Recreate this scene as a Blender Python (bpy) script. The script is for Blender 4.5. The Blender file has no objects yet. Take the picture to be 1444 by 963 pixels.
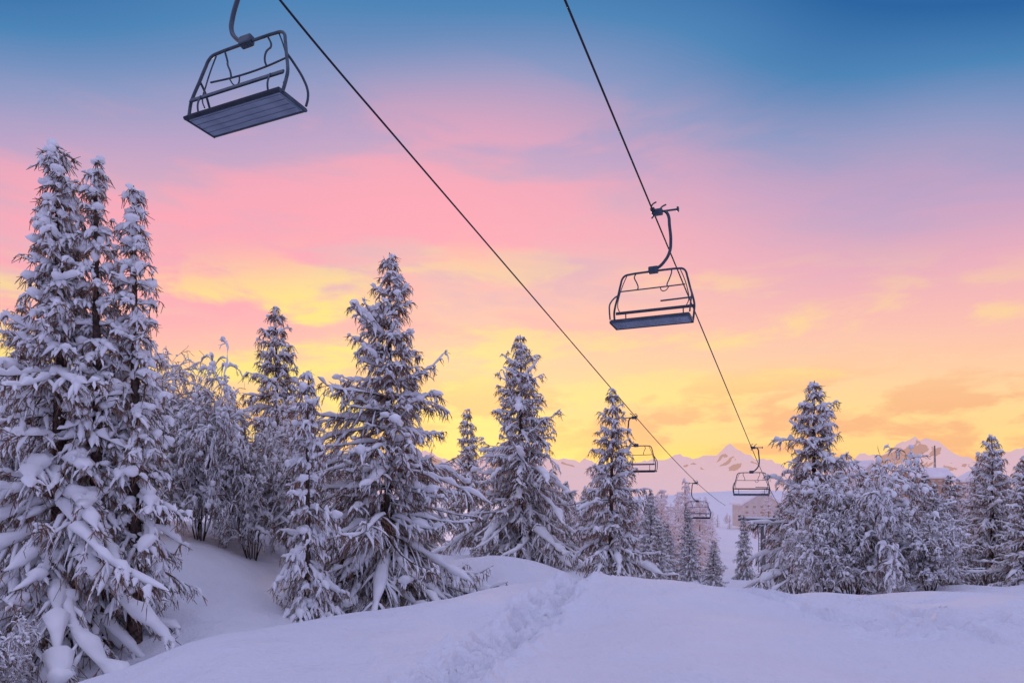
import bpy, math, random, time
import numpy as np
from mathutils import Vector, Matrix
T0=time.time()
rng=np.random.default_rng(7); random.seed(7)
sc=bpy.context.scene
sc.view_settings.view_transform='Standard'
sc.view_settings.look='None'; sc.view_settings.exposure=0

def s2l(c):
    r=[]
    for v in c:
        v/=255.0
        r.append(v/12.92 if v<=.04045 else ((v+.055)/1.055)**2.4)
    return (*r,1.0)

# ------------------------------------------------------------ materials
def new_mat(name):
    m=bpy.data.materials.new(name); m.use_nodes=True
    nt=m.node_tree; b=nt.nodes['Principled BSDF']; return m,nt,b
def noisy_mat(name,c1,c2,scale=8,rough=.7,metal=0,spec=.3,haze=None,hf=0,detail=1,diffuse=False):
    m,nt,b=new_mat(name); N=nt.nodes; L=nt.links
    tc=N.new('ShaderNodeTexCoord')
    n=N.new('ShaderNodeTexNoise'); n.inputs['Scale'].default_value=scale; n.inputs['Detail'].default_value=detail
    L.new(tc.outputs['Object'],n.inputs['Vector'])
    r=N.new('ShaderNodeValToRGB'); r.color_ramp.elements[0].position=.35; r.color_ramp.elements[1].position=.65
    r.color_ramp.elements[0].color=(*c1,1); r.color_ramp.elements[1].color=(*c2,1)
    L.new(n.outputs['Fac'],r.inputs[0])
    if diffuse:
        N.remove(b); b=N.new('ShaderNodeBsdfDiffuse'); L.new(r.outputs[0],b.inputs[0]); L.new(b.outputs[0],N['Material Output'].inputs[0])
    else:
        L.new(r.outputs[0],b.inputs['Base Color'])
        b.inputs['Roughness'].default_value=rough; b.inputs['Metallic'].default_value=metal
        b.inputs['Specular IOR Level'].default_value=spec
    if hf:
        e=N.new('ShaderNodeEmission'); e.inputs[0].default_value=s2l(haze)  # aerial haze painted into the material as a constant glow
        mx=N.new('ShaderNodeMixShader'); mx.inputs[0].default_value=hf
        L.new(b.outputs[0],mx.inputs[1]); L.new(e.outputs[0],mx.inputs[2])
        L.new(mx.outputs[0],N['Material Output'].inputs[0])
    return m
M_snow=noisy_mat('snow_on_branches',(.87,.87,.88),(.95,.95,.95),3,detail=0,diffuse=True)
M_twig=noisy_mat('brown_twigs',(.17,.10,.07),(.33,.20,.14),2.2,detail=0,diffuse=True)
M_bark=noisy_mat('bark',(.045,.032,.028),(.12,.08,.065),12,diffuse=True)
M_steel=noisy_mat('painted_steel',(.04,.065,.09),(.07,.10,.13),6,.38,metal=.45,spec=.5)
M_under=noisy_mat('seat_underside',(.20,.25,.33),(.27,.33,.42),3,.4,metal=.15,spec=.4)
M_cushion=noisy_mat('dark_cushion',(.015,.022,.035),(.03,.04,.055),9,.6)
M_cable=noisy_mat('steel_cable',(.015,.017,.03),(.03,.032,.05),30,.5,metal=.5)
M_pole=noisy_mat('galvanised_pole',(.16,.15,.16),(.24,.23,.24),5,.6,metal=.2)
HZ=(228,182,188)  # haze tint the far materials emit, standing in for air light
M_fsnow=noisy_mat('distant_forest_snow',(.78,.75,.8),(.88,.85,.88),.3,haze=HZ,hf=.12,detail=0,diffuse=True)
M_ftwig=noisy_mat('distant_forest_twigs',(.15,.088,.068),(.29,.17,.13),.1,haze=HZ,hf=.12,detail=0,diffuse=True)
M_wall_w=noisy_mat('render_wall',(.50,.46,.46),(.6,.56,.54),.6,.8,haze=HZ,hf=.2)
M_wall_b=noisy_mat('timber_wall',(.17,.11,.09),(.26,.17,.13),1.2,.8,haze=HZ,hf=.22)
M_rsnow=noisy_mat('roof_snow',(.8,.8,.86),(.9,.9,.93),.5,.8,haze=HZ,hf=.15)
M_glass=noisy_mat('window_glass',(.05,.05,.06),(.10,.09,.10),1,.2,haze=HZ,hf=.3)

# ground snow
m,nt,b=new_mat('snow_surface'); N=nt.nodes; L=nt.links; M_ground=m
tc=N.new('ShaderNodeTexCoord')
n1=N.new('ShaderNodeTexNoise'); n1.inputs['Scale'].default_value=1.1; n1.inputs['Detail'].default_value=2
n2=N.new('ShaderNodeTexNoise'); n2.inputs['Scale'].default_value=14; n2.inputs['Detail'].default_value=4
n3=N.new('ShaderNodeTexNoise'); n3.inputs['Scale'].default_value=110; n3.inputs['Detail'].default_value=1
for n in (n1,n2,n3): L.new(tc.outputs['Object'],n.inputs['Vector'])
r=N.new('ShaderNodeValToRGB'); r.color_ramp.elements[0].color=(.85,.86,.91,1); r.color_ramp.elements[1].color=(.93,.93,.96,1)
L.new(n1.outputs['Fac'],r.inputs[0]); L.new(r.outputs[0],b.inputs['Base Color'])
b.inputs['Roughness'].default_value=.6; b.inputs['Specular IOR Level'].default_value=.3
bp=N.new('ShaderNodeBump'); bp.inputs['Strength'].default_value=.9; bp.inputs['Distance'].default_value=.18
bp2=N.new('ShaderNodeBump'); bp2.inputs['Strength'].default_value=.8; bp2.inputs['Distance'].default_value=.05
bp3=N.new('ShaderNodeBump'); bp3.inputs['Strength'].default_value=.7; bp3.inputs['Distance'].default_value=.011
L.new(n1.outputs['Fac'],bp.inputs['Height']); L.new(n2.outputs['Fac'],bp2.inputs['Height']); L.new(n3.outputs['Fac'],bp3.inputs['Height'])
L.new(bp.outputs[0],bp2.inputs['Normal']); L.new(bp2.outputs[0],bp3.inputs['Normal']); L.new(bp3.outputs[0],b.inputs['Normal'])

# ------------------------------------------------------------ mesh builder
class MB:
    def __init__(s): s.v=[];s.q=[];s.t=[];s.n=0
    def add(s,v,f,mat):
        v=v.reshape(-1,3); f=f+s.n
        (s.q if f.shape[1]==4 else s.t).append((f,mat)); s.v.append(v); s.n+=len(v)
    def merge(s,o,off=(0,0,0),sc=(1,1,1),rot=0):
        V=np.concatenate(o.v)*np.array(sc); c,sn=math.cos(rot),math.sin(rot)
        W=V.copy(); W[:,0]=V[:,0]*c-V[:,1]*sn; W[:,1]=V[:,0]*sn+V[:,1]*c; W+=np.array(off)
        for f,m in o.q: s.q.append((f+s.n,m))
        for f,m in o.t: s.t.append((f+s.n,m))
        s.v.append(W); s.n+=len(W)
    def mesh(s,name,mats,smooth=True):
        V=np.concatenate(s.v).astype(np.float32)
        loops=[];starts=[];mi=[];o=0
        for lst,k in ((s.q,4),(s.t,3)):
            for f,m in lst:
                loops.append(f.ravel()); starts.append(o+np.arange(len(f))*k); o+=f.size
                mi.append(np.full(len(f),m))
        loops=np.concatenate(loops).astype(np.int32);starts=np.concatenate(starts).astype(np.int32);mi=np.concatenate(mi).astype(np.int32)
        me=bpy.data.meshes.new(name)
        me.vertices.add(len(V)); me.vertices.foreach_set('co',V.ravel())
        me.loops.add(len(loops)); me.loops.foreach_set('vertex_index',loops)
        me.polygons.add(len(starts)); me.polygons.foreach_set('loop_start',starts)
        me.polygons.foreach_set('material_index',mi)
        me.polygons.foreach_set('use_smooth',np.full(len(starts),smooth))
        for m in mats: me.materials.append(m)
        me.update(calc_edges=True)
        return me
def nrm(a): return a/(np.linalg.norm(a,axis=-1,keepdims=True)+1e-9)
def tubes(paths,radii,sides,fw=1,fh=1):
    Nn,P,_=paths.shape
    t=nrm(np.gradient(paths,axis=1))
    sd=np.cross(t,np.array([0,0,1.0])); bad=np.linalg.norm(sd,axis=-1)<.25
    sd2=np.cross(t,np.array([1.0,.1,0])); sd=np.where(bad[...,None],sd2,sd); sd=nrm(sd)
    up=np.cross(sd,t)
    a=np.arange(sides)/sides*2*np.pi
    ring=paths[:,:,None,:]+radii[:,:,None,None]*(np.cos(a)[None,None,:,None]*sd[:,:,None,:]*fw+np.sin(a)[None,None,:,None]*up[:,:,None,:]*fh)
    base=(np.arange(Nn)*P*sides)[:,None,None]+(np.arange(P-1)*sides)[None,:,None]+np.arange(sides)[None,None,:]
    nx=(np.arange(Nn)*P*sides)[:,None,None]+(np.arange(P-1)*sides)[None,:,None]+((np.arange(sides)+1)%sides)[None,None,:]
    f=np.stack([base,nx,nx+sides,base+sides],-1).reshape(-1,4)
    return ring.reshape(-1,3),f
def pinterp(paths,idx,s):
    P=paths.shape[1]; f=np.clip(s,0,.9999)*(P-1); i=f.astype(int); w=(f-i)[:,None]
    a=paths[idx,i]; c=paths[idx,i+1]
    return a*(1-w)+c*w, nrm(c-a)
def resample(paths,s0,s1,Q):
    Nn=len(paths); ss=np.linspace(0,1,Q)
    out=np.zeros((Nn,Q,3))
    s0=np.broadcast_to(s0,(Nn,)); s1=np.broadcast_to(s1,(Nn,))
    for k in range(Q):
        out[:,k],_=pinterp(paths,np.arange(Nn),s0+(s1-s0)*ss[k])
    return out
import bmesh
bm=bmesh.new(); bmesh.ops.create_icosphere(bm,subdivisions=2,radius=1)
ICO_V=np.array([v.co[:] for v in bm.verts]); ICO_F=np.array([[v.index for v in f.verts] for f in bm.faces]); bm.free()
def blobs(cen,rad,R):
    n=len(cen); k=len(ICO_V)
    ph=R.uniform(0,6.28,(n,1,3))
    nz=1+.18*np.sin(ICO_V[None,:,0]*3.1+ph[...,0])*np.cos(ICO_V[None,:,1]*2.7+ph[...,1])+.12*np.sin(ICO_V[None,:,2]*4+ph[...,2]+ICO_V[None,:,0]*3)
    V=cen[:,None,:]+ICO_V[None]*nz[...,None]*rad[:,None,:]
    F=(np.arange(n)*k)[:,None,None]+ICO_F[None]
    return V.reshape(-1,3),F.reshape(-1,3)

# ------------------------------------------------------------ conifer
def snow_tube(mb,paths,rad,R,sides=6,Q=7,s0=.1,s1=1.0,lift=.6,var=.35):
    Nn=len(paths)
    if Nn==0: return
    p=resample(paths,s0,s1,Q)
    prof=np.sin(np.linspace(.22,np.pi-.18,Q))**.55; prof[0]=.25; prof[-1]=.12
    r=rad[:,None]*prof[None]*R.uniform(1-var,1+var,(Nn,Q))
    p[...,2]+=r*lift
    p[...,:2]+=R.normal(0,.12,(Nn,Q,2))*r[...,None]
    v,f=tubes(p,r,sides,1.25,.85); mb.add(v,f,0)
def conifer(seed,H,R,nb,tw=.11,sub=8,snow=1.0,sag=1.0,top_narrow=.8,gap=.04,trunk=.0,hang=1.0,rag=1.0,low=0.0):
    Rr=np.random.default_rng(seed); mb=MB()
    P=14; zz=np.linspace(-.3,H,P); tp=np.zeros((1,P,3)); tp[0,:,2]=zz
    wob=np.cumsum(Rr.normal(0,.018*H/10,(P,2)),0); wob[0]=0; tp[0,:,:2]=wob*np.linspace(0,1,P)[:,None]
    r0=trunk or H*.0145
    tr=(r0*(1-np.linspace(0,1,P))**.8+.012)[None]
    v,f=tubes(tp,tr,9); mb.add(v,f,2)
    u=(np.arange(nb)+Rr.uniform(0,1,nb))/nb
    u=u**1.12
    nwh=H*2.2; zf=np.clip(u+.72*(np.round(u*nwh)/nwh-u),0,1)
    z=H*(gap+(.985-gap)*zf)
    az=np.arange(nb)*2.399963+Rr.normal(0,.6,nb)
    sect=1+rag*(.22*np.sin(az*2+Rr.uniform(0,6)+zf*5)+.19*np.sin(az*3+Rr.uniform(0,6)-zf*11)+.18*np.sin(az+zf*23+Rr.uniform(0,6)))
    big=np.where(Rr.uniform(0,1,nb)<.12,1.28,1.0)
    Lb=(R*(1-zf)**top_narrow*np.where(zf<.12,.75+zf*2.1,1)*Rr.uniform(.36,1.08,nb)*sect*big+.10)
    Pb=8; s=np.linspace(0,1,Pb)[None,:]
    a0=(.0+.75*zf**1.5+Rr.normal(0,.16,nb)-low*(1-zf))[:,None]
    dr=(.66*sag*(1-.55*zf)+Rr.normal(0,.13,nb))[:,None]
    up=(.20*sag+Rr.normal(0,.12,nb))[:,None]
    dz=Lb[:,None]*(a0*s-dr*s**1.6+up*s**4)
    bend=Rr.normal(0,.28,nb)[:,None]*s**1.5
    ra=Lb[:,None]*s
    tx=np.interp(z,zz,tp[0,:,0]);ty=np.interp(z,zz,tp[0,:,1])
    bpth=np.stack([tx[:,None]+ra*np.cos(az[:,None]+bend),ty[:,None]+ra*np.sin(az[:,None]+bend),z[:,None]+dz],-1)
    br=(.007+.010*Lb[:,None])*(1-.8*s)
    v,f=tubes(bpth,br,5); mb.add(v,f,2)
    srad=snow*(.026+.027*np.minimum(Lb,2.2))*Rr.uniform(.5,1.5,nb)
    keep=Rr.uniform(0,1,nb)<.94
    snow_tube(mb,bpth[keep],srad[keep],Rr,6,12,.08,1.02,.8,.7)
    K=np.maximum(3,(Lb/tw)).astype(int); idx=np.repeat(np.arange(nb),K); M=len(idx)
    ss=Rr.uniform(.12,1.0,M)
    p0,t0=pinterp(bpth,idx,ss)
    sidev=nrm(np.cross(t0,[0,0,1.0])); sg=np.where(Rr.uniform(0,1,M)<.5,-1,1)[:,None]
    tl=(.12+.32*Lb[idx]*(1.05-ss)*Rr.uniform(.5,1.1,M)+.08*Rr.uniform(0,1,M))
    tl=np.minimum(tl,.75)
    d=nrm(t0*Rr.uniform(.4,1.0,M)[:,None]+sidev*sg*Rr.uniform(.4,1.1,M)[:,None]+Rr.normal(0,.16,(M,3)))
    q=np.linspace(0,1,4)[None,:,None]
    tp_=p0[:,None]+d[:,None]*tl[:,None,None]*q
    tp_[...,2]-=(tl[:,None]*hang*Rr.uniform(.2,1.25,M)[:,None])*q[...,0]**1.6
    trd=np.array([.0095,.008,.007,.004])[None]*np.ones((M,1))
    v,f=tubes(tp_[:,[0,2,3]],trd[:,[0,2,3]],3); mb.add(v,f,1)
    kp=Rr.uniform(0,1,M)<.56*min(snow,1.2)
    tsr=snow*(.016+.027*Rr.uniform(0,1,M))*np.minimum(1,tl/.25+.35)
    snow_tube(mb,tp_[kp],tsr[kp],Rr,5,5,.05,.88,.8,.45)
    if sub:
        i2=np.repeat(np.arange(M),sub); M2=len(i2)
        s2=Rr.uniform(.05,1,M2); p2,t2=pinterp(tp_,i2,s2)
        rd=Rr.normal(0,1,(M2,3)); rd[:,2]-=1.2*hang
        d2=nrm(t2*.7+nrm(rd)*.9)
        l2=Rr.uniform(.05,.21,M2)
        e=p2+d2*l2[:,None]; mid=(p2+e)/2; e[:,2]-=.3*l2*hang
        pp=np.stack([p2,mid,e],1)
        v,f=tubes(pp[:,::2],np.array([.0095,.005])[None]*np.ones((M2,1)),3); mb.add(v,f,1)
        kb=Rr.uniform(0,1,M2)<.10*snow
        snow_tube(mb,pp[kb],Rr.uniform(.012,.026,kb.sum())*snow,Rr,4,3,.05,.95,.5,.3)
    nbk=int(nb*.6*snow); ib=Rr.integers(0,nb,nbk); sb=Rr.uniform(.35,1,nbk)
    c,_=pinterp(bpth,ib,sb); rr=Rr.uniform(.035,.115,nbk)*snow*np.minimum(1.3,.6+Lb[ib]*.35)
    c[:,2]+=rr*.4
    v,f=blobs(c,np.stack([rr*1.25,rr*1.25,rr*.85],-1),Rr); mb.add(v,f,0)
    nt_=int(H*2.2); zt=H*Rr.uniform(.6,1.0,nt_); rr=Rr.uniform(.03,.065,nt_)*snow
    c=np.stack([np.interp(zt,zz,tp[0,:,0])+Rr.normal(0,.04,nt_),np.interp(zt,zz,tp[0,:,1])+Rr.normal(0,.04,nt_),zt],-1)
    v,f=blobs(c,np.stack([rr,rr,rr*1.3],-1),Rr); mb.add(v,f,0)
    return mb

# ------------------------------------------------------------ broadleaf
def broadleaf(seed,H,R,stems=6,snow=1.0):
    Rr=np.random.default_rng(seed); mb=MB()
    lev=[[],[],[],[],[]]; rad=[[],[],[],[],[]]
    P=7
    def grow(p,d,L,r,level):
        pts=[p]; dd=d.copy()
        for i in range(P-1):
            bias=np.array([0,0,[.10,.06,-.08,-.16,-.20][level]])
            dd=dd+Rr.normal(0,.10+.03*level,3)+bias; dd/=np.linalg.norm(dd)
            p=p+dd*L/(P-1); pts.append(p)
        pts=np.array(pts)
        lev[level].append(pts); rad[level].append(r)
        if level<4:
            n=[6,6,5,4][level]
            for k in range(n):
                s=Rr.uniform(.25,1) if k else 1.0
                f=min(s*(P-1),P-1.001); i=int(f); q=pts[i]+(pts[i+1]-pts[i])*(f-i)
                t=pts[i+1]-pts[i]; t/=np.linalg.norm(t)
                rv=Rr.normal(0,1,3); rv-=t*rv.dot(t); rv/=np.linalg.norm(rv)
                an=Rr.uniform(.35,.95)
                nd=t*math.cos(an)+rv*math.sin(an)
                grow(q,nd,L*Rr.uniform(.42,.66),r*.55,level+1)
    for k in range(stems):
        a=k/stems*6.283+Rr.normal(0,.3); tilt=Rr.uniform(.1,.62)*min(1.2,R/H*1.6+.15)
        d=np.array([math.cos(a)*math.sin(tilt),math.sin(a)*math.sin(tilt),math.cos(tilt)])
        grow(np.array([math.cos(a)*.12,math.sin(a)*.12,-.2]),d,H*Rr.uniform(.5,.72),.022*H/4+.012,0)
    for l in range(5):
        pa=np.array(lev[l]); ra=np.array(rad[l])
        prof=np.linspace(1,.45,P)[None]
        v,f=tubes(pa if l<3 else pa[:,::2],np.maximum(ra[:,None]*(prof if l<3 else prof[:,::2]),.009),[7,5,4,3,3][l]); mb.add(v,f,2 if l<2 else 1)
        hz=1-np.abs(nrm(pa[:,-1]-pa[:,0])[:,2])*.5
        w=[.055,.062,.060,.046,.030][l]*snow
        kp=Rr.uniform(0,1,len(pa))<[.8,.97,.96,.85,.6][l]
        sr=(w*hz*Rr.uniform(.6,1.35,len(pa)))
        snow_tube(mb,pa[kp],sr[kp],Rr,6 if l<3 else 5,[9,8,6,5,4][l],.08,1.0,.9,.45)
        if l>=2:
            n=int(len(pa)*[0,0,.4,.24,.04][l]); ii=Rr.integers(0,len(pa),n); c,_=pinterp(pa,ii,Rr.uniform(.3,1,n))
            rr=Rr.uniform(.035,.10,n)*snow; c[:,2]+=rr*.5
            v,f=blobs(c,np.stack([rr*1.2,rr*1.2,rr*.85],-1),Rr); mb.add(v,f,0)
    pa=np.array(lev[4]); n=len(pa)*2; ii=Rr.integers(0,len(pa),n)
    p,t=pinterp(pa,ii,Rr.uniform(.2,1,n)); d=nrm(t+Rr.normal(0,.6,(n,3))); l=Rr.uniform(.06,.24,n)
    e=p+d*l[:,None]
    v,f=tubes(np.stack([p,e],1),np.array([.008,.004])[None]*np.ones((n,1)),3); mb.add(v,f,1)
    V=np.concatenate(mb.v); 
    zmax=np.percentile(V[:,2],99.7); rmax=np.percentile(np.hypot(V[:,0],V[:,1]),97)
    for i in range(len(mb.v)): mb.v[i]=mb.v[i]*np.array([R/rmax,R/rmax,H/zmax])
    return mb
TM=[M_snow,M_twig,M_bark]

# ------------------------------------------------------------ terrain
def hsh(i,j,s):
    h=(i.astype(np.int64)*374761393+j.astype(np.int64)*668265263+s*974634777)&0x7fffffff
    h=((h^(h>>13))*1274126177)&0x7fffffff
    return ((h^(h>>16))&0xffff)/65535.0
def vn(x,y,s):
    i=np.floor(x);j=np.floor(y);fx=x-i;fy=y-j
    fx=fx*fx*fx*(fx*(fx*6-15)+10);fy=fy*fy*fy*(fy*(fy*6-15)+10)
    a=hsh(i,j,s);b=hsh(i+1,j,s);c=hsh(i,j+1,s);d=hsh(i+1,j+1,s)
    return (a*(1-fx)+b*fx)*(1-fy)+(c*(1-fx)+d*fx)*fy-.5
PY=np.array([-400,-20,0,7,12,14,17,20,30,45,60,100,200,400,800,2000,7000.])
PZ=np.array([3,.6,.15,0,-.02,-.15,-.7,-1.3,-2.5,-4.1,-5.0,-6.5,-10,-17,-24,-30,-30.])
def smooth_prof(y):
    w=np.clip(np.abs(y)*.06,.6,40); return sum(np.interp(y+k*w,PY,PZ) for k in (-1,-.5,0,.5,1))/5
CP=np.array([(-4.8,7.4,-.02),(-4.1,10.1,-.06),(-1.5,12,-.04),(1.6,14.3,-.03),(5.4,12.2,-.10),(10.3,13.6,.06),(8,9,.12),(12,10,.16),
(-7,8.5,-.9),(-9.3,14,-1.55),(-6.6,12,-1.5),(-5.4,14,-1.4),(-6.3,16,-1.0),(-10.8,20,.85),(-14.5,20,1.0),(-8.5,19,.40),(-6.9,18,-.5),(-5,17,-1.35),
(-3.7,20,-1.7),(-14,14,-.7),(-18,25,1.4),(-9.7,28,.2),(-12,26,.9),(.4,32,-1.25),(3.8,26,-1.65),(-2.5,40,-1.2),(2.2,19,-1.3),(-1,24,-.30),(1.6,24,-.8),(-1.5,17,-1.3),
(11.6,26,-2.1),(9.9,20,-1.2),(19,28,-2.0),(14.5,20,-.9),(8,17,-.8),(0,0,.15),(-4,3,.05),(4,4,.05),(0,8,0),(3.4,9,-.05),(-2.5,8.5,.08),(-13,9,-1.2),(18,18,-.4),(6.5,30,-2.4),(-6,32,-.9)])
def kern(d): return np.exp(-(d/4.0)**2)
_res=CP[:,2]-smooth_prof(CP[:,1])
_D=np.hypot(CP[:,None,0]-CP[None,:,0],CP[:,None,1]-CP[None,:,1])
_W=np.linalg.solve(kern(_D)+.03*np.eye(len(CP)),_res)
TR=np.array([(-.75,5),(-.62,7.05),(-.19,8.4),(.42,10.7),(1.04,12.8),(1.75,15.2),(3.2,18.5),(6,25),(9,33),(13,46),(17,70)])
def trail_d(x,y):
    best=np.full(x.shape,1e9)
    for a,b in zip(TR[:-1],TR[1:]):
        ab=b-a; t=np.clip(((x-a[0])*ab[0]+(y-a[1])*ab[1])/ab.dot(ab),0,1)
        best=np.minimum(best,np.hypot(x-a[0]-t*ab[0],y-a[1]-t*ab[1]))
    return best
def ground_z(x,y,detail=True):
    x=np.asarray(x,float);y=np.asarray(y,float)
    z=smooth_prof(y)
    for (cx,cy,_),w in zip(CP,_W):
        z=z+w*kern(np.hypot(x-cx,y-cy))
    far=np.clip((y-60)/300,0,1)
    z=z+far*(np.clip((-x-10)/250,0,1)**1.0*16+np.clip((x-230)/300,0,2)*14)
    z=z+vn(x*.16,y*.16,1)*.35+vn(x*.4+3,y*.4,2)*.28+far*vn(x*.01,y*.01,5)*8
    if detail:
        z=z+vn(x*.9+y*.4,y*.6-x*.2,3)*.13+vn(x*2.6,y*2.1,4)*.022
    return z
def axis(lo,hi,segs,growth=1.09,far=7000,back=7000):
    a=[lo]
    for (e,st) in segs:
        while a[-1]<e-1e-6: a.append(a[-1]+st)
    st=segs[-1][1]
    while a[-1]<far: st*=growth; a.append(a[-1]+st)
    st=segs[0][1]; b=[lo]
    while b[-1]>-back: st*=growth; b.append(b[-1]-st)
    return np.array(sorted(set(b+a)))
xs=axis(-20,0,[(-3,.16),(3.2,.035),(9.5,.06),(26,.22)])
ys=axis(2,0,[(5.5,.2),(16,.035),(24,.1),(46,.25)],back=400)
X,Y=np.meshgrid(xs,ys)
Z=ground_z(X,Y)
td=trail_d(X+vn(X*1.3,Y*1.3,30)*.15,Y)
Z-=np.where(Y<60,.17*np.exp(-(td/.32)**4),0)
Z+=np.where((td<1.4)&(Y<50),np.exp(-((td-.44)/.13)**2)*(.06+vn(X*5,Y*5,13)*.14),0)
Z+=np.where((td<1.4)&(Y<50),np.exp(-(td/.40)**2)*(vn(X*5,Y*5,11)*.22+vn(X*12,Y*12,12)*.14),0)
seg=np.linalg.norm(np.diff(TR,axis=0),axis=1); cum=np.r_[0,np.cumsum(seg)]
for k,sd_ in enumerate(np.arange(.2,cum[-1],.24)):
    c=np.array([np.interp(sd_,cum,TR[:,0]),np.interp(sd_,cum,TR[:,1])])
    c2=np.array([np.interp(sd_+.1,cum,TR[:,0]),np.interp(sd_+.1,cum,TR[:,1])]); t=(c2-c)/(np.linalg.norm(c2-c)+1e-9)
    off=(.17 if k%2 else -.17)+random.gauss(0,.09)
    c=c+np.array([-t[1],t[0]])*off
    m_=(np.abs(X-c[0])<.5)&(np.abs(Y-c[1])<.5)
    dx=X[m_]-c[0];dy=Y[m_]-c[1]; u_=dx*t[0]+dy*t[1]; w_=-dx*t[1]+dy*t[0]
    d_=np.sqrt((u_/.16)**2+(w_/.10)**2)
    Z[m_]+=-random.uniform(.16,.30)*np.exp(-d_**3)+.06*np.exp(-((d_-1.5)/.35)**2)
for (ax,ay,bx,by) in [(3.6,13,6.6,8),(3.9,13.2,6.95,8.1),(5.2,12.5,7.4,8.6),(4.6,9.2,9.2,10.6),(4.7,9.6,9.2,11.0),(6.0,12.2,6.4,8.4),(4.2,13,5.6,9),(5.5,11.5,9,12.6)]:
    ab=np.array([bx-ax,by-ay]); ln=np.linalg.norm(ab); 
    tt=((X-ax)*ab[0]+(Y-ay)*ab[1])/ln**2; dd=((X-ax)*ab[1]-(Y-ay)*ab[0])/ln+vn(tt*6,tt*0,9)*.35
    fade=np.clip(tt*5,0,1)*np.clip((1-tt)*5,0,1)*np.clip(.6+vn(tt*9,tt*0+ax,14)*1.6,0,1)
    Z-=fade*.13*np.exp(-(dd/.08)**2)-fade*.055*np.exp(-((np.abs(dd)-.17)/.07)**2)
mb=MB(); ny,nx=X.shape
ii=(np.arange(ny-1)[:,None]*nx+np.arange(nx-1)[None]).ravel()
mb.add(np.stack([X,Y,Z],-1),np.stack([ii,ii+1,ii+nx+1,ii+nx],-1),0)
g=bpy.data.objects.new('snow_ground',mb.mesh('snow_ground',[M_ground])); sc.collection.objects.link(g)
def gz(x,y): return float(ground_z(np.array([x]),np.array([y]),False)[0])

# ------------------------------------------------------------ place trees
def place(me,name,x,y,sxy,sz,rot,sink=.05,lean=(0,0)):
    o=bpy.data.objects.new(name,me); o.location=(x,y,gz(x,y)-sink); o.scale=(sxy,sxy,sz)
    o.rotation_euler=(lean[0],lean[1],rot); sc.collection.objects.link(o); return o
C1=conifer(11,10.7,3.4,310,.09,5,1.08,1.0,.92,.03).mesh('conifer_a',TM)
C2=conifer(12,10.5,3.5,280,.09,5,1.08,1.1,.82,.05).mesh('conifer_b',TM)
C3=conifer(13,7.6,1.9,200,.085,5,1.0,1.0,.80,.04).mesh('conifer_c',TM)
C4=conifer(14,6.3,1.0,120,.09,5,1.35,1.3,.6,.02).mesh('conifer_d',TM)
C5=conifer(15,8.3,2.6,240,.09,5,1.12,.9,.88,.04).mesh('conifer_e',TM)
DIM={'C1':(C1,10.7,3.4),'C2':(C2,10.5,3.5),'C3':(C3,7.6,1.9),'C4':(C4,6.3,1.0),'C5':(C5,8.3,2.6)}
def tree(k,x,y,top,R,rot,lean=(0,0)):
    me,H,R0=DIM[k]; z=gz(x,y); place(me,'snowy_spruce_tree',x,y,R/R0,(top-z)/H,rot,.05,lean)
big=MB()
big.merge(conifer(21,10.6,2.75,230,.11,5,1.3,1.15,1.15,.03,trunk=.16,rag=1.2,low=.12),(0,0,0))
big.merge(conifer(22,10.3,1.1,160,.10,5,1.4,1.5,.8,.16,rag=.7),(.64,.15,.1))
big.merge(conifer(23,10.1,1.1,160,.10,5,1.4,1.5,.7,.16,rag=.7),(1.27,.45,-.1))
big.merge(conifer(24,10.5,.5,80,.10,5,1.4,1.5,.35,.6,rag=.6),(-.02,-.05,.15))
o=bpy.data.objects.new('snowy_spruce_tree',big.mesh('multi_topped_spruce',TM)); o.location=(-9.25,14,-1.6); sc.collection.objects.link(o)

tree('C1',-3.65,20,8.96,3.4,.4)
tree('C4',-5.1,17,4.95,.8,1.0)
tree('C3',-9.7,28,9.55,2.4,2.0)
tree('C2',.43,32,9.3,3.7,.2)
tree('C3',3.75,26,5.9,1.8,.9)
tree('C3',-2.6,42,7.0,2.0,3.3)
tree('C5',11.55,26,6.2,2.9,.3)
tree('C5',19.7,28,4.3,2.0,2.2)
tree('C3',20.6,34,2.8,1.6,4.0)
tree('C3',16.6,26,2.6,1.5,5.0)
tree('C5',18.4,24.5,2.6,1.6,1.3)
tree('C1',13.9,22.5,2.3,1.4,2.0)
tree('C1',20.8,26.5,2.6,1.8,3.0)
tree('C5',15.0,29,2.9,1.8,.6)
tree('C1',23.2,31,3.6,2.2,1.6)
tree('C1',-13.7,19,7.3,2.1,2.4)
tree('C1',-16.0,24,6.3,2.5,5.4)
tree('C3',15.3,45,.4,.9,1.9)
tree('C1',12.9,50,.8,1.4,3.5)
tree('C3',8.7,38,.2,.9,2.9)
tree('C2',9.8,48,2.1,1.8,.8)
tree('C5',3.4,44,2.6,1.7,4.4)
tree('C1',-5.2,38,4.2,2.2,5.6)
tree('C5',-8.3,36,4.0,2.1,.6)
tree('C5',10.5,64,2.6,2.2,1.0)
tree('C2',1.0,52,3.5,2.4,2.6)
tree('C1',6.2,58,2.4,2.0,2.2)
tree('C5',23.5,40,2.8,1.6,3.0)
tree('C1',26.0,43,3.2,1.8,4.1)
tree('C3',22.5,46,1.2,1.4,5.1)
tree('C2',31.5,46,4.2,2.0,1.1)
tree('C3',29.0,40,2.4,1.4,.3)
tree('C5',7.9,46,1.2,1.5,3.7)
tree('C3',11.2,43,-.4,.9,2.2)
tree('C3',21.5,55,1.0,1.4,.9)
tree('C5',7.3,34,.6,1.1,1.7)
tree('C3',10.6,36,-.6,.8,.5)

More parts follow.
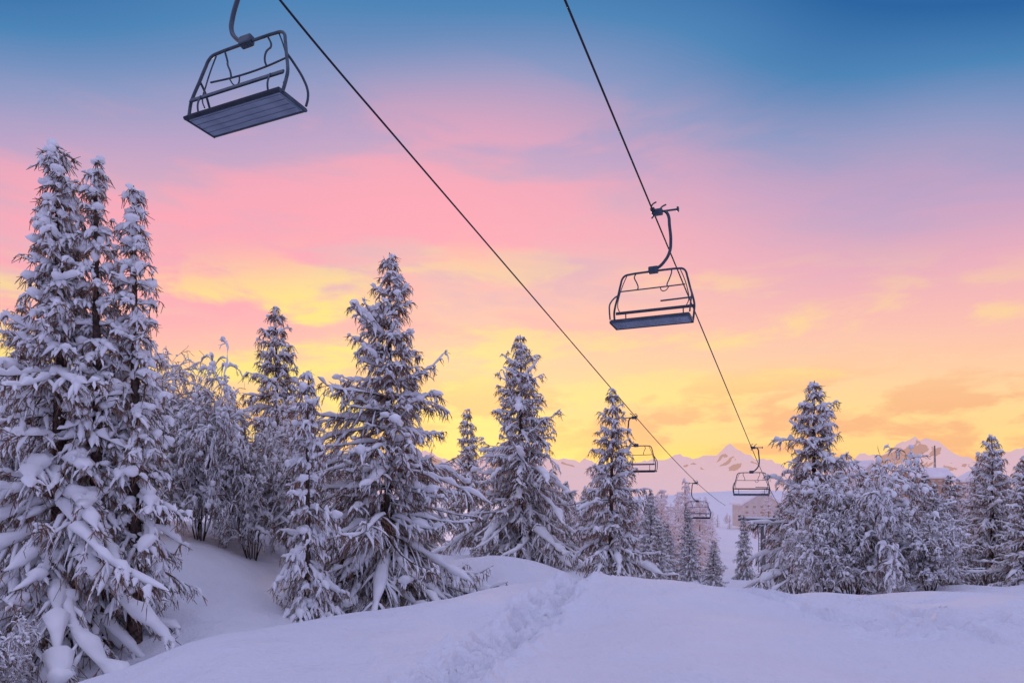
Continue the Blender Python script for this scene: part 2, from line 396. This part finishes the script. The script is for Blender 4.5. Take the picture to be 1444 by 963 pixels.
D1=broadleaf(31,6.4,2.6,7,1.15).mesh('broadleaf_a',TM)
D2=broadleaf(32,5.0,2.2,7,1.15).mesh('broadleaf_b',TM)
D3=broadleaf(33,4.2,2.5,8,1.15).mesh('broadleaf_c',TM)
DD={'D1':(D1,6.4,2.6),'D2':(D2,5.0,2.2),'D3':(D3,4.2,2.5)}
def bl(k,x,y,top,R,rot):
    me,H,R0=DD[k]; z=gz(x,y); place(me,'snowy_beech_tree',x,y,R/R0,(top-z)/H,rot,.05)
bl('D1',-11.6,22.5,7.3,2.6,0)
bl('D2',-9.6,21.0,5.9,2.2,1)
bl('D3',-8.0,21,4.2,1.9,2)
bl('D2',-7.6,24,5.0,2.3,3)
bl('D1',-13.6,21,6.4,2.4,4)
bl('D2',-12.3,16.5,5.9,1.5,5)
bl('D3',10.0,20,3.0,2.1,.5)
bl('D2',8.9,19.4,2.0,1.3,1.6)
bl('D3',11.5,18.8,1.4,1.3,2.6)
bl('D3',-8.4,10.9,.0,.9,3.6)
bl('D2',11.5,55,.8,2.0,4.2)

# distant forest : one parent, linked-mesh instances as children
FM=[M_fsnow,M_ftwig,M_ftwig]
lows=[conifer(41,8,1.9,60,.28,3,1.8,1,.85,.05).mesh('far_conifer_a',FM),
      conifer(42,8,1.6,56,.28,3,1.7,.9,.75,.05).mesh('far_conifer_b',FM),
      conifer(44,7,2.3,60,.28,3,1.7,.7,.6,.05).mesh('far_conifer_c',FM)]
FE=bpy.data.objects.new('distant_forest',None); sc.collection.objects.link(FE)
Rf=np.random.default_rng(5); cnt=0; tries=0
while cnt<520 and tries<9000:
    tries+=1
    y=56+Rf.uniform(0,1)**1.5*380; u=Rf.uniform(.0,.80); x=u*y
    cx=17.2+(y-50)*.315
    if y<150 and abs(x-cx)<2.6+y*.012: continue
    if y>=150 and y<238 and abs(x-cx)<4: continue
    if y<80 and x>cx and x<cx+6: continue
    h=Rf.uniform(.5,1.15)
    if y>=150 and abs(x/y-.345)<.05: h*=.6
    z=gz(x,y)
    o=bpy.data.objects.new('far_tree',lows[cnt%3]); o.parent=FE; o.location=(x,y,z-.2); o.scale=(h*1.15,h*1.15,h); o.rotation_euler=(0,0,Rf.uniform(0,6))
    sc.collection.objects.link(o); cnt+=1

# ------------------------------------------------------------ mountains
mx=np.linspace(-5200,6500,420); my=np.linspace(1900,4600,110)
X,Y=np.meshgrid(mx,my)
def rid(x,y,s): return 1-np.abs(vn(x,y,s))*2
h=0
for o_,(f_,a_) in enumerate([(1/700,1),(1/330,.5),(1/150,.26),(1/70,.13),(1/33,.06)]):
    h=h+rid(X*f_+o_*7,Y*f_,20+o_)**1.6*a_
prof=np.exp(-((Y-3200)/620)**2)
amp=155+60*vn(mx*.0011,mx*0,40)[None]+np.interp(mx,[-5200,-800,200,900,1800,3000,6500],[-40,-30,15,42,8,5,-20])[None]
Zm=-35+prof*(h*amp)
mb=MB(); ny,nx=X.shape; ii=(np.arange(ny-1)[:,None]*nx+np.arange(nx-1)[None]).ravel()
mb.add(np.stack([X,Y,Zm],-1),np.stack([ii,ii+1,ii+nx+1,ii+nx],-1),0)
m,nt,b=new_mat('mountain_snow_rock_and_haze'); N=nt.nodes;L=nt.links
ge=N.new('ShaderNodeNewGeometry'); sp=N.new('ShaderNodeSeparateXYZ'); L.new(ge.outputs['Normal'],sp.inputs[0])
nn=N.new('ShaderNodeTexNoise'); nn.inputs['Scale'].default_value=.012; nn.inputs['Detail'].default_value=8; L.new(ge.outputs['Position'],nn.inputs['Vector'])
ad=N.new('ShaderNodeMath'); ad.operation='MULTIPLY_ADD'; ad.inputs[1].default_value=1.1; L.new(nn.outputs['Fac'],ad.inputs[0]); L.new(sp.outputs['Z'],ad.inputs[2])
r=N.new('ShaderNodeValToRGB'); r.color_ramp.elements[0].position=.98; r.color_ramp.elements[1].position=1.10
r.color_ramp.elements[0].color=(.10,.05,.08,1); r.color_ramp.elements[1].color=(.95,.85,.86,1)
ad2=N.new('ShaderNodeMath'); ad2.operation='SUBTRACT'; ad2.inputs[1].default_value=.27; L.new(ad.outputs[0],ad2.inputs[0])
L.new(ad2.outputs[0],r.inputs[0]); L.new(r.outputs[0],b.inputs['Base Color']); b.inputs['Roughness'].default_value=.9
e=N.new('ShaderNodeEmission'); e.inputs[0].default_value=s2l((255,200,182)); mxs=N.new('ShaderNodeMixShader'); mxs.inputs[0].default_value=.5  # pink distance haze put into the mountain surface as emission
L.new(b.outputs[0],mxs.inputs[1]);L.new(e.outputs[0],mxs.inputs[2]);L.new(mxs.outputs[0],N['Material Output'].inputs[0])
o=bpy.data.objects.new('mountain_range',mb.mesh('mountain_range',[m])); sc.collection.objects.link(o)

# ------------------------------------------------------------ helpers for hard objects
def empty(name,loc=(0,0,0),rz=0,rx=0):
    e=bpy.data.objects.new(name,None); e.location=loc; e.rotation_euler=(rx,0,rz); e.empty_display_size=.3; sc.collection.objects.link(e); return e
def crv(name,pts,r,mat,parent=None,smooth=True,cyc=False,res=8):
    c=bpy.data.curves.new(name,'CURVE'); c.dimensions='3D'; c.bevel_depth=r; c.bevel_resolution=3; c.use_fill_caps=True; c.resolution_u=res
    if smooth:
        s=c.splines.new('BEZIER'); s.bezier_points.add(len(pts)-1)
        for p,q in zip(s.bezier_points,pts): p.co=q; p.handle_left_type=p.handle_right_type='AUTO'
    else:
        s=c.splines.new('POLY'); s.points.add(len(pts)-1)
        for p,q in zip(s.points,pts): p.co=(*q,1)
    s.use_cyclic_u=cyc
    t=bpy.data.objects.new(name,c); sc.collection.objects.link(t)
    me=bpy.data.meshes.new_from_object(t); bpy.data.objects.remove(t); bpy.data.curves.remove(c)
    me.materials.clear(); me.materials.append(mat)
    for p in me.polygons: p.use_smooth=True
    o=bpy.data.objects.new(name,me); sc.collection.objects.link(o)
    if parent: o.parent=parent
    return o
def box(name,cen,size,mat,parent=None,bev=0.0,rot=(0,0,0)):
    bm=bmesh.new(); bmesh.ops.create_cube(bm,size=1); bmesh.ops.scale(bm,vec=size,verts=bm.verts)
    if bev: bmesh.ops.bevel(bm,geom=bm.edges[:],offset=bev,segments=3,affect='EDGES',profile=.6)
    me=bpy.data.meshes.new(name); bm.to_mesh(me); bm.free(); me.materials.append(mat)
    o=bpy.data.objects.new(name,me); o.location=cen; o.rotation_euler=rot; sc.collection.objects.link(o)
    if parent: o.parent=parent
    return o

# ------------------------------------------------------------ chairlift
LX=lambda y:6.36+.436*(y-35)
RX=lambda y:3.52+.457*(y-17)
def LZ(y): return 5.7-.19*(y-35)+.0012*max(0,y-35)**2+.02*min(max(0,13-y),3)**2+.12*max(0,10-y)
def RZ(y): return 8.9-.193*(y-17)+.0012*max(0,y-40)**2
YS=list(np.arange(-30,8,4))+list(np.arange(8,20,1.0))+list(np.arange(20,74,4))
crv('chairlift_cable',[(LX(y),y,LZ(y)) for y in YS],.021,M_cable)
crv('chairlift_cable',[(RX(y),y,RZ(y)) for y in YS],.021,M_cable)
def chair(x,y,z,rz,rx=0,ts=3,sz=1.0):
    TS=math.radians(ts)
    E=empty('chairlift_chair',(x,y,z),rz,rx); E.scale=(1,1,sz)
    box('grip_body',(-.10,0,-.02),(.26,.16,.14),M_steel,E,.03)
    box('grip_jaw',(0,0,.03),(.10,.26,.10),M_steel,E,.03)
    crv('grip_lever',[(-.12,-.05,.03),(-.2,-.1,.14),(-.28,-.16,.2)],.02,M_steel,E)
    crv('grip_lever_upper',[(.06,.05,.05),(.0,.1,.15),(-.10,.12,.19)],.018,M_steel,E)
    crv('grip_roller',[(-.02,-.02,.0),(-.62,-.02,-.02)],.024,M_steel,E)
    box('grip_wheel',(-.60,-.02,-.02),(.05,.11,.11),M_steel,E,.02)
    crv('grip_lever_lower',[(-.05,.02,-.06),(.02,.08,-.18)],.02,M_steel,E)
    crv('hanger_arm',[(-.28,0,-.02),(-.36,0,-.12),(-.40,0,-.4),(-.43,0,-.8),(-.40,0,-1.05),(-.26,0,-1.28),(-.10,0,-1.40),(.02,0,-1.42)],.038,M_steel,E)
    box('hub',(0,0,-1.44),(.24,.13,.17),M_steel,E,.03)
    half=[(.30,0,-1.47),(.60,0,-1.48),(.72,0,-1.50),(.79,0,-1.57),(.83,0,-1.70),(.90,0,-1.98),(.98,0,-2.28),(1.0,0,-2.40),(.995,0,-2.55),(.97,0,-2.78)]
    fr=[(-a,b_,c_) for a,b_,c_ in half[::-1]]+[(0,0,-1.47)]+half
    crv('carrier_frame',fr,.026,M_steel,E)
    zf_=-2.78+.58*math.sin(TS)
    for s in (-1,1):
        crv('armrest_loop',[(s*.90,.0,-1.98),(s*.93,.14,-2.05),(s*.99,.34,-2.22),(s*1.0,.44,-2.34),(s*.99,.48,-2.46),(s*.97,.49,zf_+.06)],.020,M_steel,E)
        crv('restraint_arm',[(s*.45,0,-1.50),(s*.46,.08,-1.60),(s*.40,.06,-1.74),(s*.36,.10,-1.86),(s*.37,.14,-1.93)],.016,M_steel,E)
        crv('backrest_bracket',[(s*.72,-.06,-2.40),(s*.72,-.08,-2.6),(s*.72,-.03,-2.77)],.015,M_steel,E)
        crv('inner_hoop',[(s*.66,.02,-1.50),(s*.76,.05,-1.74),(s*.84,.08,-2.0),(s*.88,.10,-2.30),(s*.82,.12,-2.45)],.012,M_steel,E)
        box('seat_end_plate',(s*.965,.22,(-2.80+zf_)/2),(.03,.60,.07),M_steel,E,.012,(TS,0,0))
    crv('restraint_bar',[(-.80,.12,-1.92),(-.3,.15,-1.93),(.3,.15,-1.93),(.80,.12,-1.92)],.016,M_steel,E)
    crv('armrest_bar',[(-.98,.44,-2.34),(-.25,.34,-2.32)],.02,M_steel,E,False)
    crv('footrest_bar',[(-.42,.15,-1.93),(-.34,.20,-2.04),(-.26,.2,-2.04),(-.2,.15,-1.93)],.012,M_steel,E)
    box('backrest',(0,-.045,-2.42),(1.94,.035,.075),M_steel,E,.015,(math.radians(-8),0,0))
    zc=(-2.80+zf_)/2
    Q=lambda yy,off: (0,.22+yy*math.cos(TS)-off*math.sin(TS),zc+yy*math.sin(TS)+off*math.cos(TS))
    box('seat_cushion',Q(0,.035),(1.92,.58,.055),M_cushion,E,.025,(TS,0,0))
    box('seat_base',Q(0,-.01),(1.88,.50,.03),M_under,E,.012,(TS,0,0))
    for k in range(4):
        box('seat_slat',Q((k-1.5)*.118,-.032),(1.84,.095,.014),M_under,E,.006,(TS,0,0))
    crv('seat_front_tube',[(-.97,.51,zf_),(.97,.51,zf_)],.026,M_steel,E,False)
    crv('seat_rear_tube',[(-.97,-.07,-2.80),(.97,-.07,-2.80)],.034,M_cushion,E,False)
    return E
A=math.radians(-24)
chair(LX(11.05),11.05,LZ(11.05),A,-.22,12,.89)
chair(RX(17),17,RZ(17),A+math.pi)
chair(LX(35),35,LZ(35),A)
chair(RX(40),40,RZ(40),A+math.pi)
chair(LX(54),54,LZ(54),A)
ty=46; tx=RX(ty)+.15; tg=gz(tx,ty)
T=empty('chairlift_tower',(tx,ty,0),A)
ztop=-.1
crv('pole',[(0,0,tg-.5),(0,0,ztop)],.17,M_pole,T,False)
box('crossbeam',(-.4,0,ztop+.05),(2.4,.18,.16),M_pole,T,.02)
box('beam_snow',(-.4,0,ztop+.18),(2.3,.22,.10),M_snow,T,.05)
box('ladder_rail',(-.28,0,ztop-1.8),(.05,.05,3.4),M_pole,T,.01)
for k in range(9): box('ladder_rung',(-.2,0,ztop-.4-k*.38),(.2,.03,.03),M_pole,T,.005)
box('sheave_train',(.7,0,ztop+.3),(.10,1.2,.12),M_steel,T,.02)
box('sheave_train_b',(-1.5,0,ztop+.3),(.10,1.2,.12),M_steel,T,.02)

# ------------------------------------------------------------ houses
def house(name,x,y,w,d,h,roof,wall,rz=0,base=None,floors=2,bays=5):
    z=gz(x,y) if base is None else base
    E=empty(name,(x,y,z),rz)
    box('walls',(0,0,h/2-2),(w,d,h+4),wall,E)
    bm=bmesh.new(); o=.9; t=.6
    if w>d*1.3:
        pr=[(-d/2-o,h-.25),(0,h+roof),(d/2+o,h-.25),(d/2+o,h-.25+t),(0,h+roof+t+.2),(-d/2-o,h-.25+t)]
        vs=[[bm.verts.new((s*(w/2+o),a,b_)) for a,b_ in pr] for s in(-1,1)]
    else:
        pr=[(-w/2-o,h-.25),(0,h+roof),(w/2+o,h-.25),(w/2+o,h-.25+t),(0,h+roof+t+.2),(-w/2-o,h-.25+t)]
        vs=[[bm.verts.new((a,s*(d/2+o),b_)) for a,b_ in pr] for s in(-1,1)]
    for k in range(6): bm.faces.new((vs[0][k],vs[0][(k+1)%6],vs[1][(k+1)%6],vs[1][k]))
    bm.faces.new(vs[0][::-1]); bm.faces.new(vs[1]); bmesh.ops.recalc_face_normals(bm,faces=bm.faces)
    me=bpy.data.meshes.new('roof_with_snow'); bm.to_mesh(me); bm.free(); me.materials.append(M_rsnow)
    ro=bpy.data.objects.new('roof_with_snow',me); ro.parent=E; sc.collection.objects.link(ro)
    bm=bmesh.new()
    if w>d*1.3: tri=[(-d/2,h),(0,h+roof-.05),(d/2,h)]; vv=[[bm.verts.new((s*w/2,a,b_)) for a,b_ in tri] for s in(-1,1)]
    else: tri=[(-w/2,h),(0,h+roof-.05),(w/2,h)]; vv=[[bm.verts.new((a,s*d/2,b_)) for a,b_ in tri] for s in(-1,1)]
    for q in vv: bm.faces.new(q)
    me=bpy.data.meshes.new('gables'); bm.to_mesh(me); bm.free(); me.materials.append(wall)
    ro=bpy.data.objects.new('gables',me); ro.parent=E; sc.collection.objects.link(ro)
    for f in range(floors):
        for b_ in range(bays):
            wx=-w/2+w*(b_+.5)/bays; wz=h*(f+.5)/floors+.1
            box('window',(wx,-d/2-.02,wz),(w/bays*.38,.12,h/floors*.42),M_glass,E)
            box('window_sill',(wx,-d/2-.1,wz-h/floors*.27),(w/bays*.5,.22,.12),M_rsnow,E)
    box('door',(w*.04,-d/2-.05,1.05),(1.1,.14,2.1),M_wall_b,E)
    box('chimney',(w*.22,d*.1,h+roof*.8),(.9,.9,1.8),wall,E)
    return E
def zt(v,y): return 2+(690-v)/963*y
house('alpine_hotel',(1066-722)/963*240,240,13,10,3.8,4.2,M_wall_w,.05,zt(726,240),2,5)
house('alpine_house',(1215-722)/963*230,230,6,8,3.5,2.6,M_wall_w,.3,zt(678,230),2,3)
house('alpine_house',(1305-722)/963*230,230,12,9,3.0,2.6,M_wall_b,-.05,zt(686,230),2,5)
house('alpine_house',(1385-722)/963*200,200,10,8,2.8,2.4,M_wall_b,.1,zt(692,200),2,4)
R_=empty('radio_mast',((1318-722)/963*300,300,gz(186,300)))
zb=zt(628,300)-gz(186,300)
for sx,sy in((-.8,-.8),(.8,-.8),(0,.9)):
    crv('mast_leg',[(sx,sy,0),(sx*.15,sy*.15,zb)],.14,M_pole,R_,False)
for k in range(8): 
    q=.8*(1-k/9); crv('mast_brace',[(-q,-q,k*3+6),(q,-q,k*3+7.5),(0,q,k*3+9)],.08,M_pole,R_,False,True)

# ------------------------------------------------------------ sky
W=bpy.data.worlds.new('World'); sc.world=W; W.use_nodes=True; nt=W.node_tree; N=nt.nodes; L=nt.links; N.clear()
out=N.new('ShaderNodeOutputWorld'); bg=N.new('ShaderNodeBackground'); L.new(bg.outputs[0],out.inputs[0])
tc=N.new('ShaderNodeTexCoord'); sp=N.new('ShaderNodeSeparateXYZ'); L.new(tc.outputs['Generated'],sp.inputs[0])
def val(a,sock):
    if isinstance(a,(int,float)): sock.default_value=a
    else: L.new(a,sock)
def mth(op,a,b=0,c=0,clamp=False):
    n=N.new('ShaderNodeMath'); n.operation=op; n.use_clamp=clamp; val(a,n.inputs[0]); val(b,n.inputs[1]); val(c,n.inputs[2]); return n.outputs[0]
def ss(x,a,b):
    n=N.new('ShaderNodeMapRange'); n.interpolation_type='SMOOTHSTEP'; val(x,n.inputs[0]); n.inputs[1].default_value=a; n.inputs[2].default_value=b; return n.outputs[0]
def mix(f,a,b):
    n=N.new('ShaderNodeMix'); n.data_type='RGBA'; val(f,n.inputs[0])
    for q,s in((a,n.inputs[6]),(b,n.inputs[7])):
        if isinstance(q,tuple): s.default_value=q
        else: L.new(q,s)
    return n.outputs[2]
def noise(scl,scale,detail=4,rough=.5,dist=0,loc=(0,0,0),rot=(0,0,0)):
    mp=N.new('ShaderNodeMapping'); mp.inputs['Scale'].default_value=scl; mp.inputs['Location'].default_value=loc; mp.inputs['Rotation'].default_value=rot
    L.new(tc.outputs['Generated'],mp.inputs[0]); n=N.new('ShaderNodeTexNoise'); n.inputs['Scale'].default_value=scale
    n.inputs['Detail'].default_value=detail; n.inputs['Roughness'].default_value=rough; n.inputs['Distortion'].default_value=dist
    L.new(mp.outputs[0],n.inputs['Vector']); return n.outputs['Fac']
x,y,z=sp.outputs[0],sp.outputs[1],sp.outputs[2]
warp=noise((1,1,2.2),1.8,1,.45,0,(3,1,0),(0,.35,0))
e0=mth('MULTIPLY',z,mth('MULTIPLY_ADD',mth('MULTIPLY',x,x),.85,1.0))
e1=mth('ADD',e0,mth('MULTIPLY',x,mth('MULTIPLY',z,.12)))
e=mth('ADD',e1,mth('MULTIPLY',mth('SUBTRACT',warp,.5),mth('MULTIPLY',ss(z,.0,.3),.14)))
def ramp(fac,stops):
    r=N.new('ShaderNodeValToRGB'); cr=r.color_ramp
    while len(cr.elements)<len(stops): cr.elements.new(.5)
    for el,(p,c) in zip(cr.elements,stops): el.position=p; el.color=s2l(c)
    L.new(fac,r.inputs[0]); return r.outputs[0]
front=ramp(e,[(0,(252,196,150)),(.05,(255,212,134)),(.13,(255,214,148)),(.20,(254,204,164)),(.28,(247,190,178)),(.36,(228,174,190)),(.43,(188,162,198)),(.50,(138,152,195)),(.57,(74,130,182)),(.64,(36,98,160)),(.74,(70,110,180)),(.86,(155,160,222)),(1,(208,208,248))])
back=ramp(z,[(0,(156,150,202)),(.25,(160,160,212)),(.6,(182,182,230)),(1,(208,208,248))])
pk=noise((1.0,1.0,4.4),2.9,5,.56,.4,(0,2,1),(0,.42,.1))
pz=mth('MULTIPLY',ss(e0,.16,.3),mth('SUBTRACT',1.0,ss(e0,.38,.56)))
pl=mth('SUBTRACT',1.0,mth('MULTIPLY',ss(x,-.15,.40),.8))
front=mix(mth('MULTIPLY',mth('MULTIPLY',ss(pk,.42,.60),pz),mth('MULTIPLY',pl,.85)),front,s2l((253,166,182)))
front=mix(mth('MULTIPLY',mth('MULTIPLY',mth('SUBTRACT',1.0,ss(pk,.34,.50)),pz),.35),front,s2l((200,164,202)))
yk=noise((1,1,3.6),4.2,6,.58,.3,(1,0,4),(0,.15,0))
ym=mth('MULTIPLY',mth('MULTIPLY',ss(yk,.46,.60),ss(e0,.06,.12)),mth('SUBTRACT',1.0,ss(e0,.25,.37)))
ym=mth('MULTIPLY',ym,mth('SUBTRACT',1.0,mth('MULTIPLY',ss(x,-.3,.1),.5)))
front=mix(ym,front,s2l((255,228,134)))
ck=noise((1,1,3.2),7.5,6,.58,.2,(5,2,0))
cm=mth('MULTIPLY',mth('MULTIPLY',ss(ck,.45,.58),ss(z,.0,.04)),mth('SUBTRACT',1.0,ss(z,.09,.19)))
front=mix(mth('MULTIPLY',cm,.75),front,s2l((245,174,130)))
def glow(cx,rad,amt,col,front):
    gx=mth('ADD',x,-cx); gl=mth('ADD',mth('MULTIPLY',gx,gx),mth('MULTIPLY',mth('MULTIPLY',z,z),5.0))
    return mix(mth('MULTIPLY',mth('SUBTRACT',1.0,ss(gl,0,rad)),amt),front,s2l(col))
front=glow(-.03,.10,.5,(255,230,118),front)
front=glow(.24,.03,.6,(255,222,96),front)
colr=mix(ss(y,-.15,.35),back,front)
st=N.new('ShaderNodeTexSky'); st.sky_type='NISHITA'; st.sun_disc=False; st.sun_elevation=math.radians(5); st.sun_rotation=math.radians(-2)
ad=N.new('ShaderNodeMix'); ad.data_type='RGBA'; ad.blend_type='ADD'; ad.inputs[0].default_value=.006
L.new(colr,ad.inputs[6]); L.new(st.outputs[0],ad.inputs[7])
L.new(ad.outputs[2],bg.inputs[0]); bg.inputs[1].default_value=1.0
try:
    W.cycles.sampling_method='MANUAL'; W.cycles.sample_map_resolution=256
except Exception as ex: print(ex)

sun=bpy.data.lights.new('sun','SUN'); sun.energy=.8; sun.angle=math.radians(5); sun.color=(1,.62,.42)
so=bpy.data.objects.new('sun',sun); sc.collection.objects.link(so)
d=Vector((-.035,1,math.tan(math.radians(5)))); so.rotation_euler=d.to_track_quat('Z','Y').to_euler(); so.location=(0,0,50)

cam=bpy.data.cameras.new('camera'); co=bpy.data.objects.new('camera',cam); sc.collection.objects.link(co); sc.camera=co
cam.lens=24.0; cam.sensor_width=36; cam.shift_y=.1444; cam.clip_end=20000; cam.clip_start=.1
co.location=(0,0,2); co.rotation_euler=(math.radians(90),0,0)
print('total',round(time.time()-T0,1))
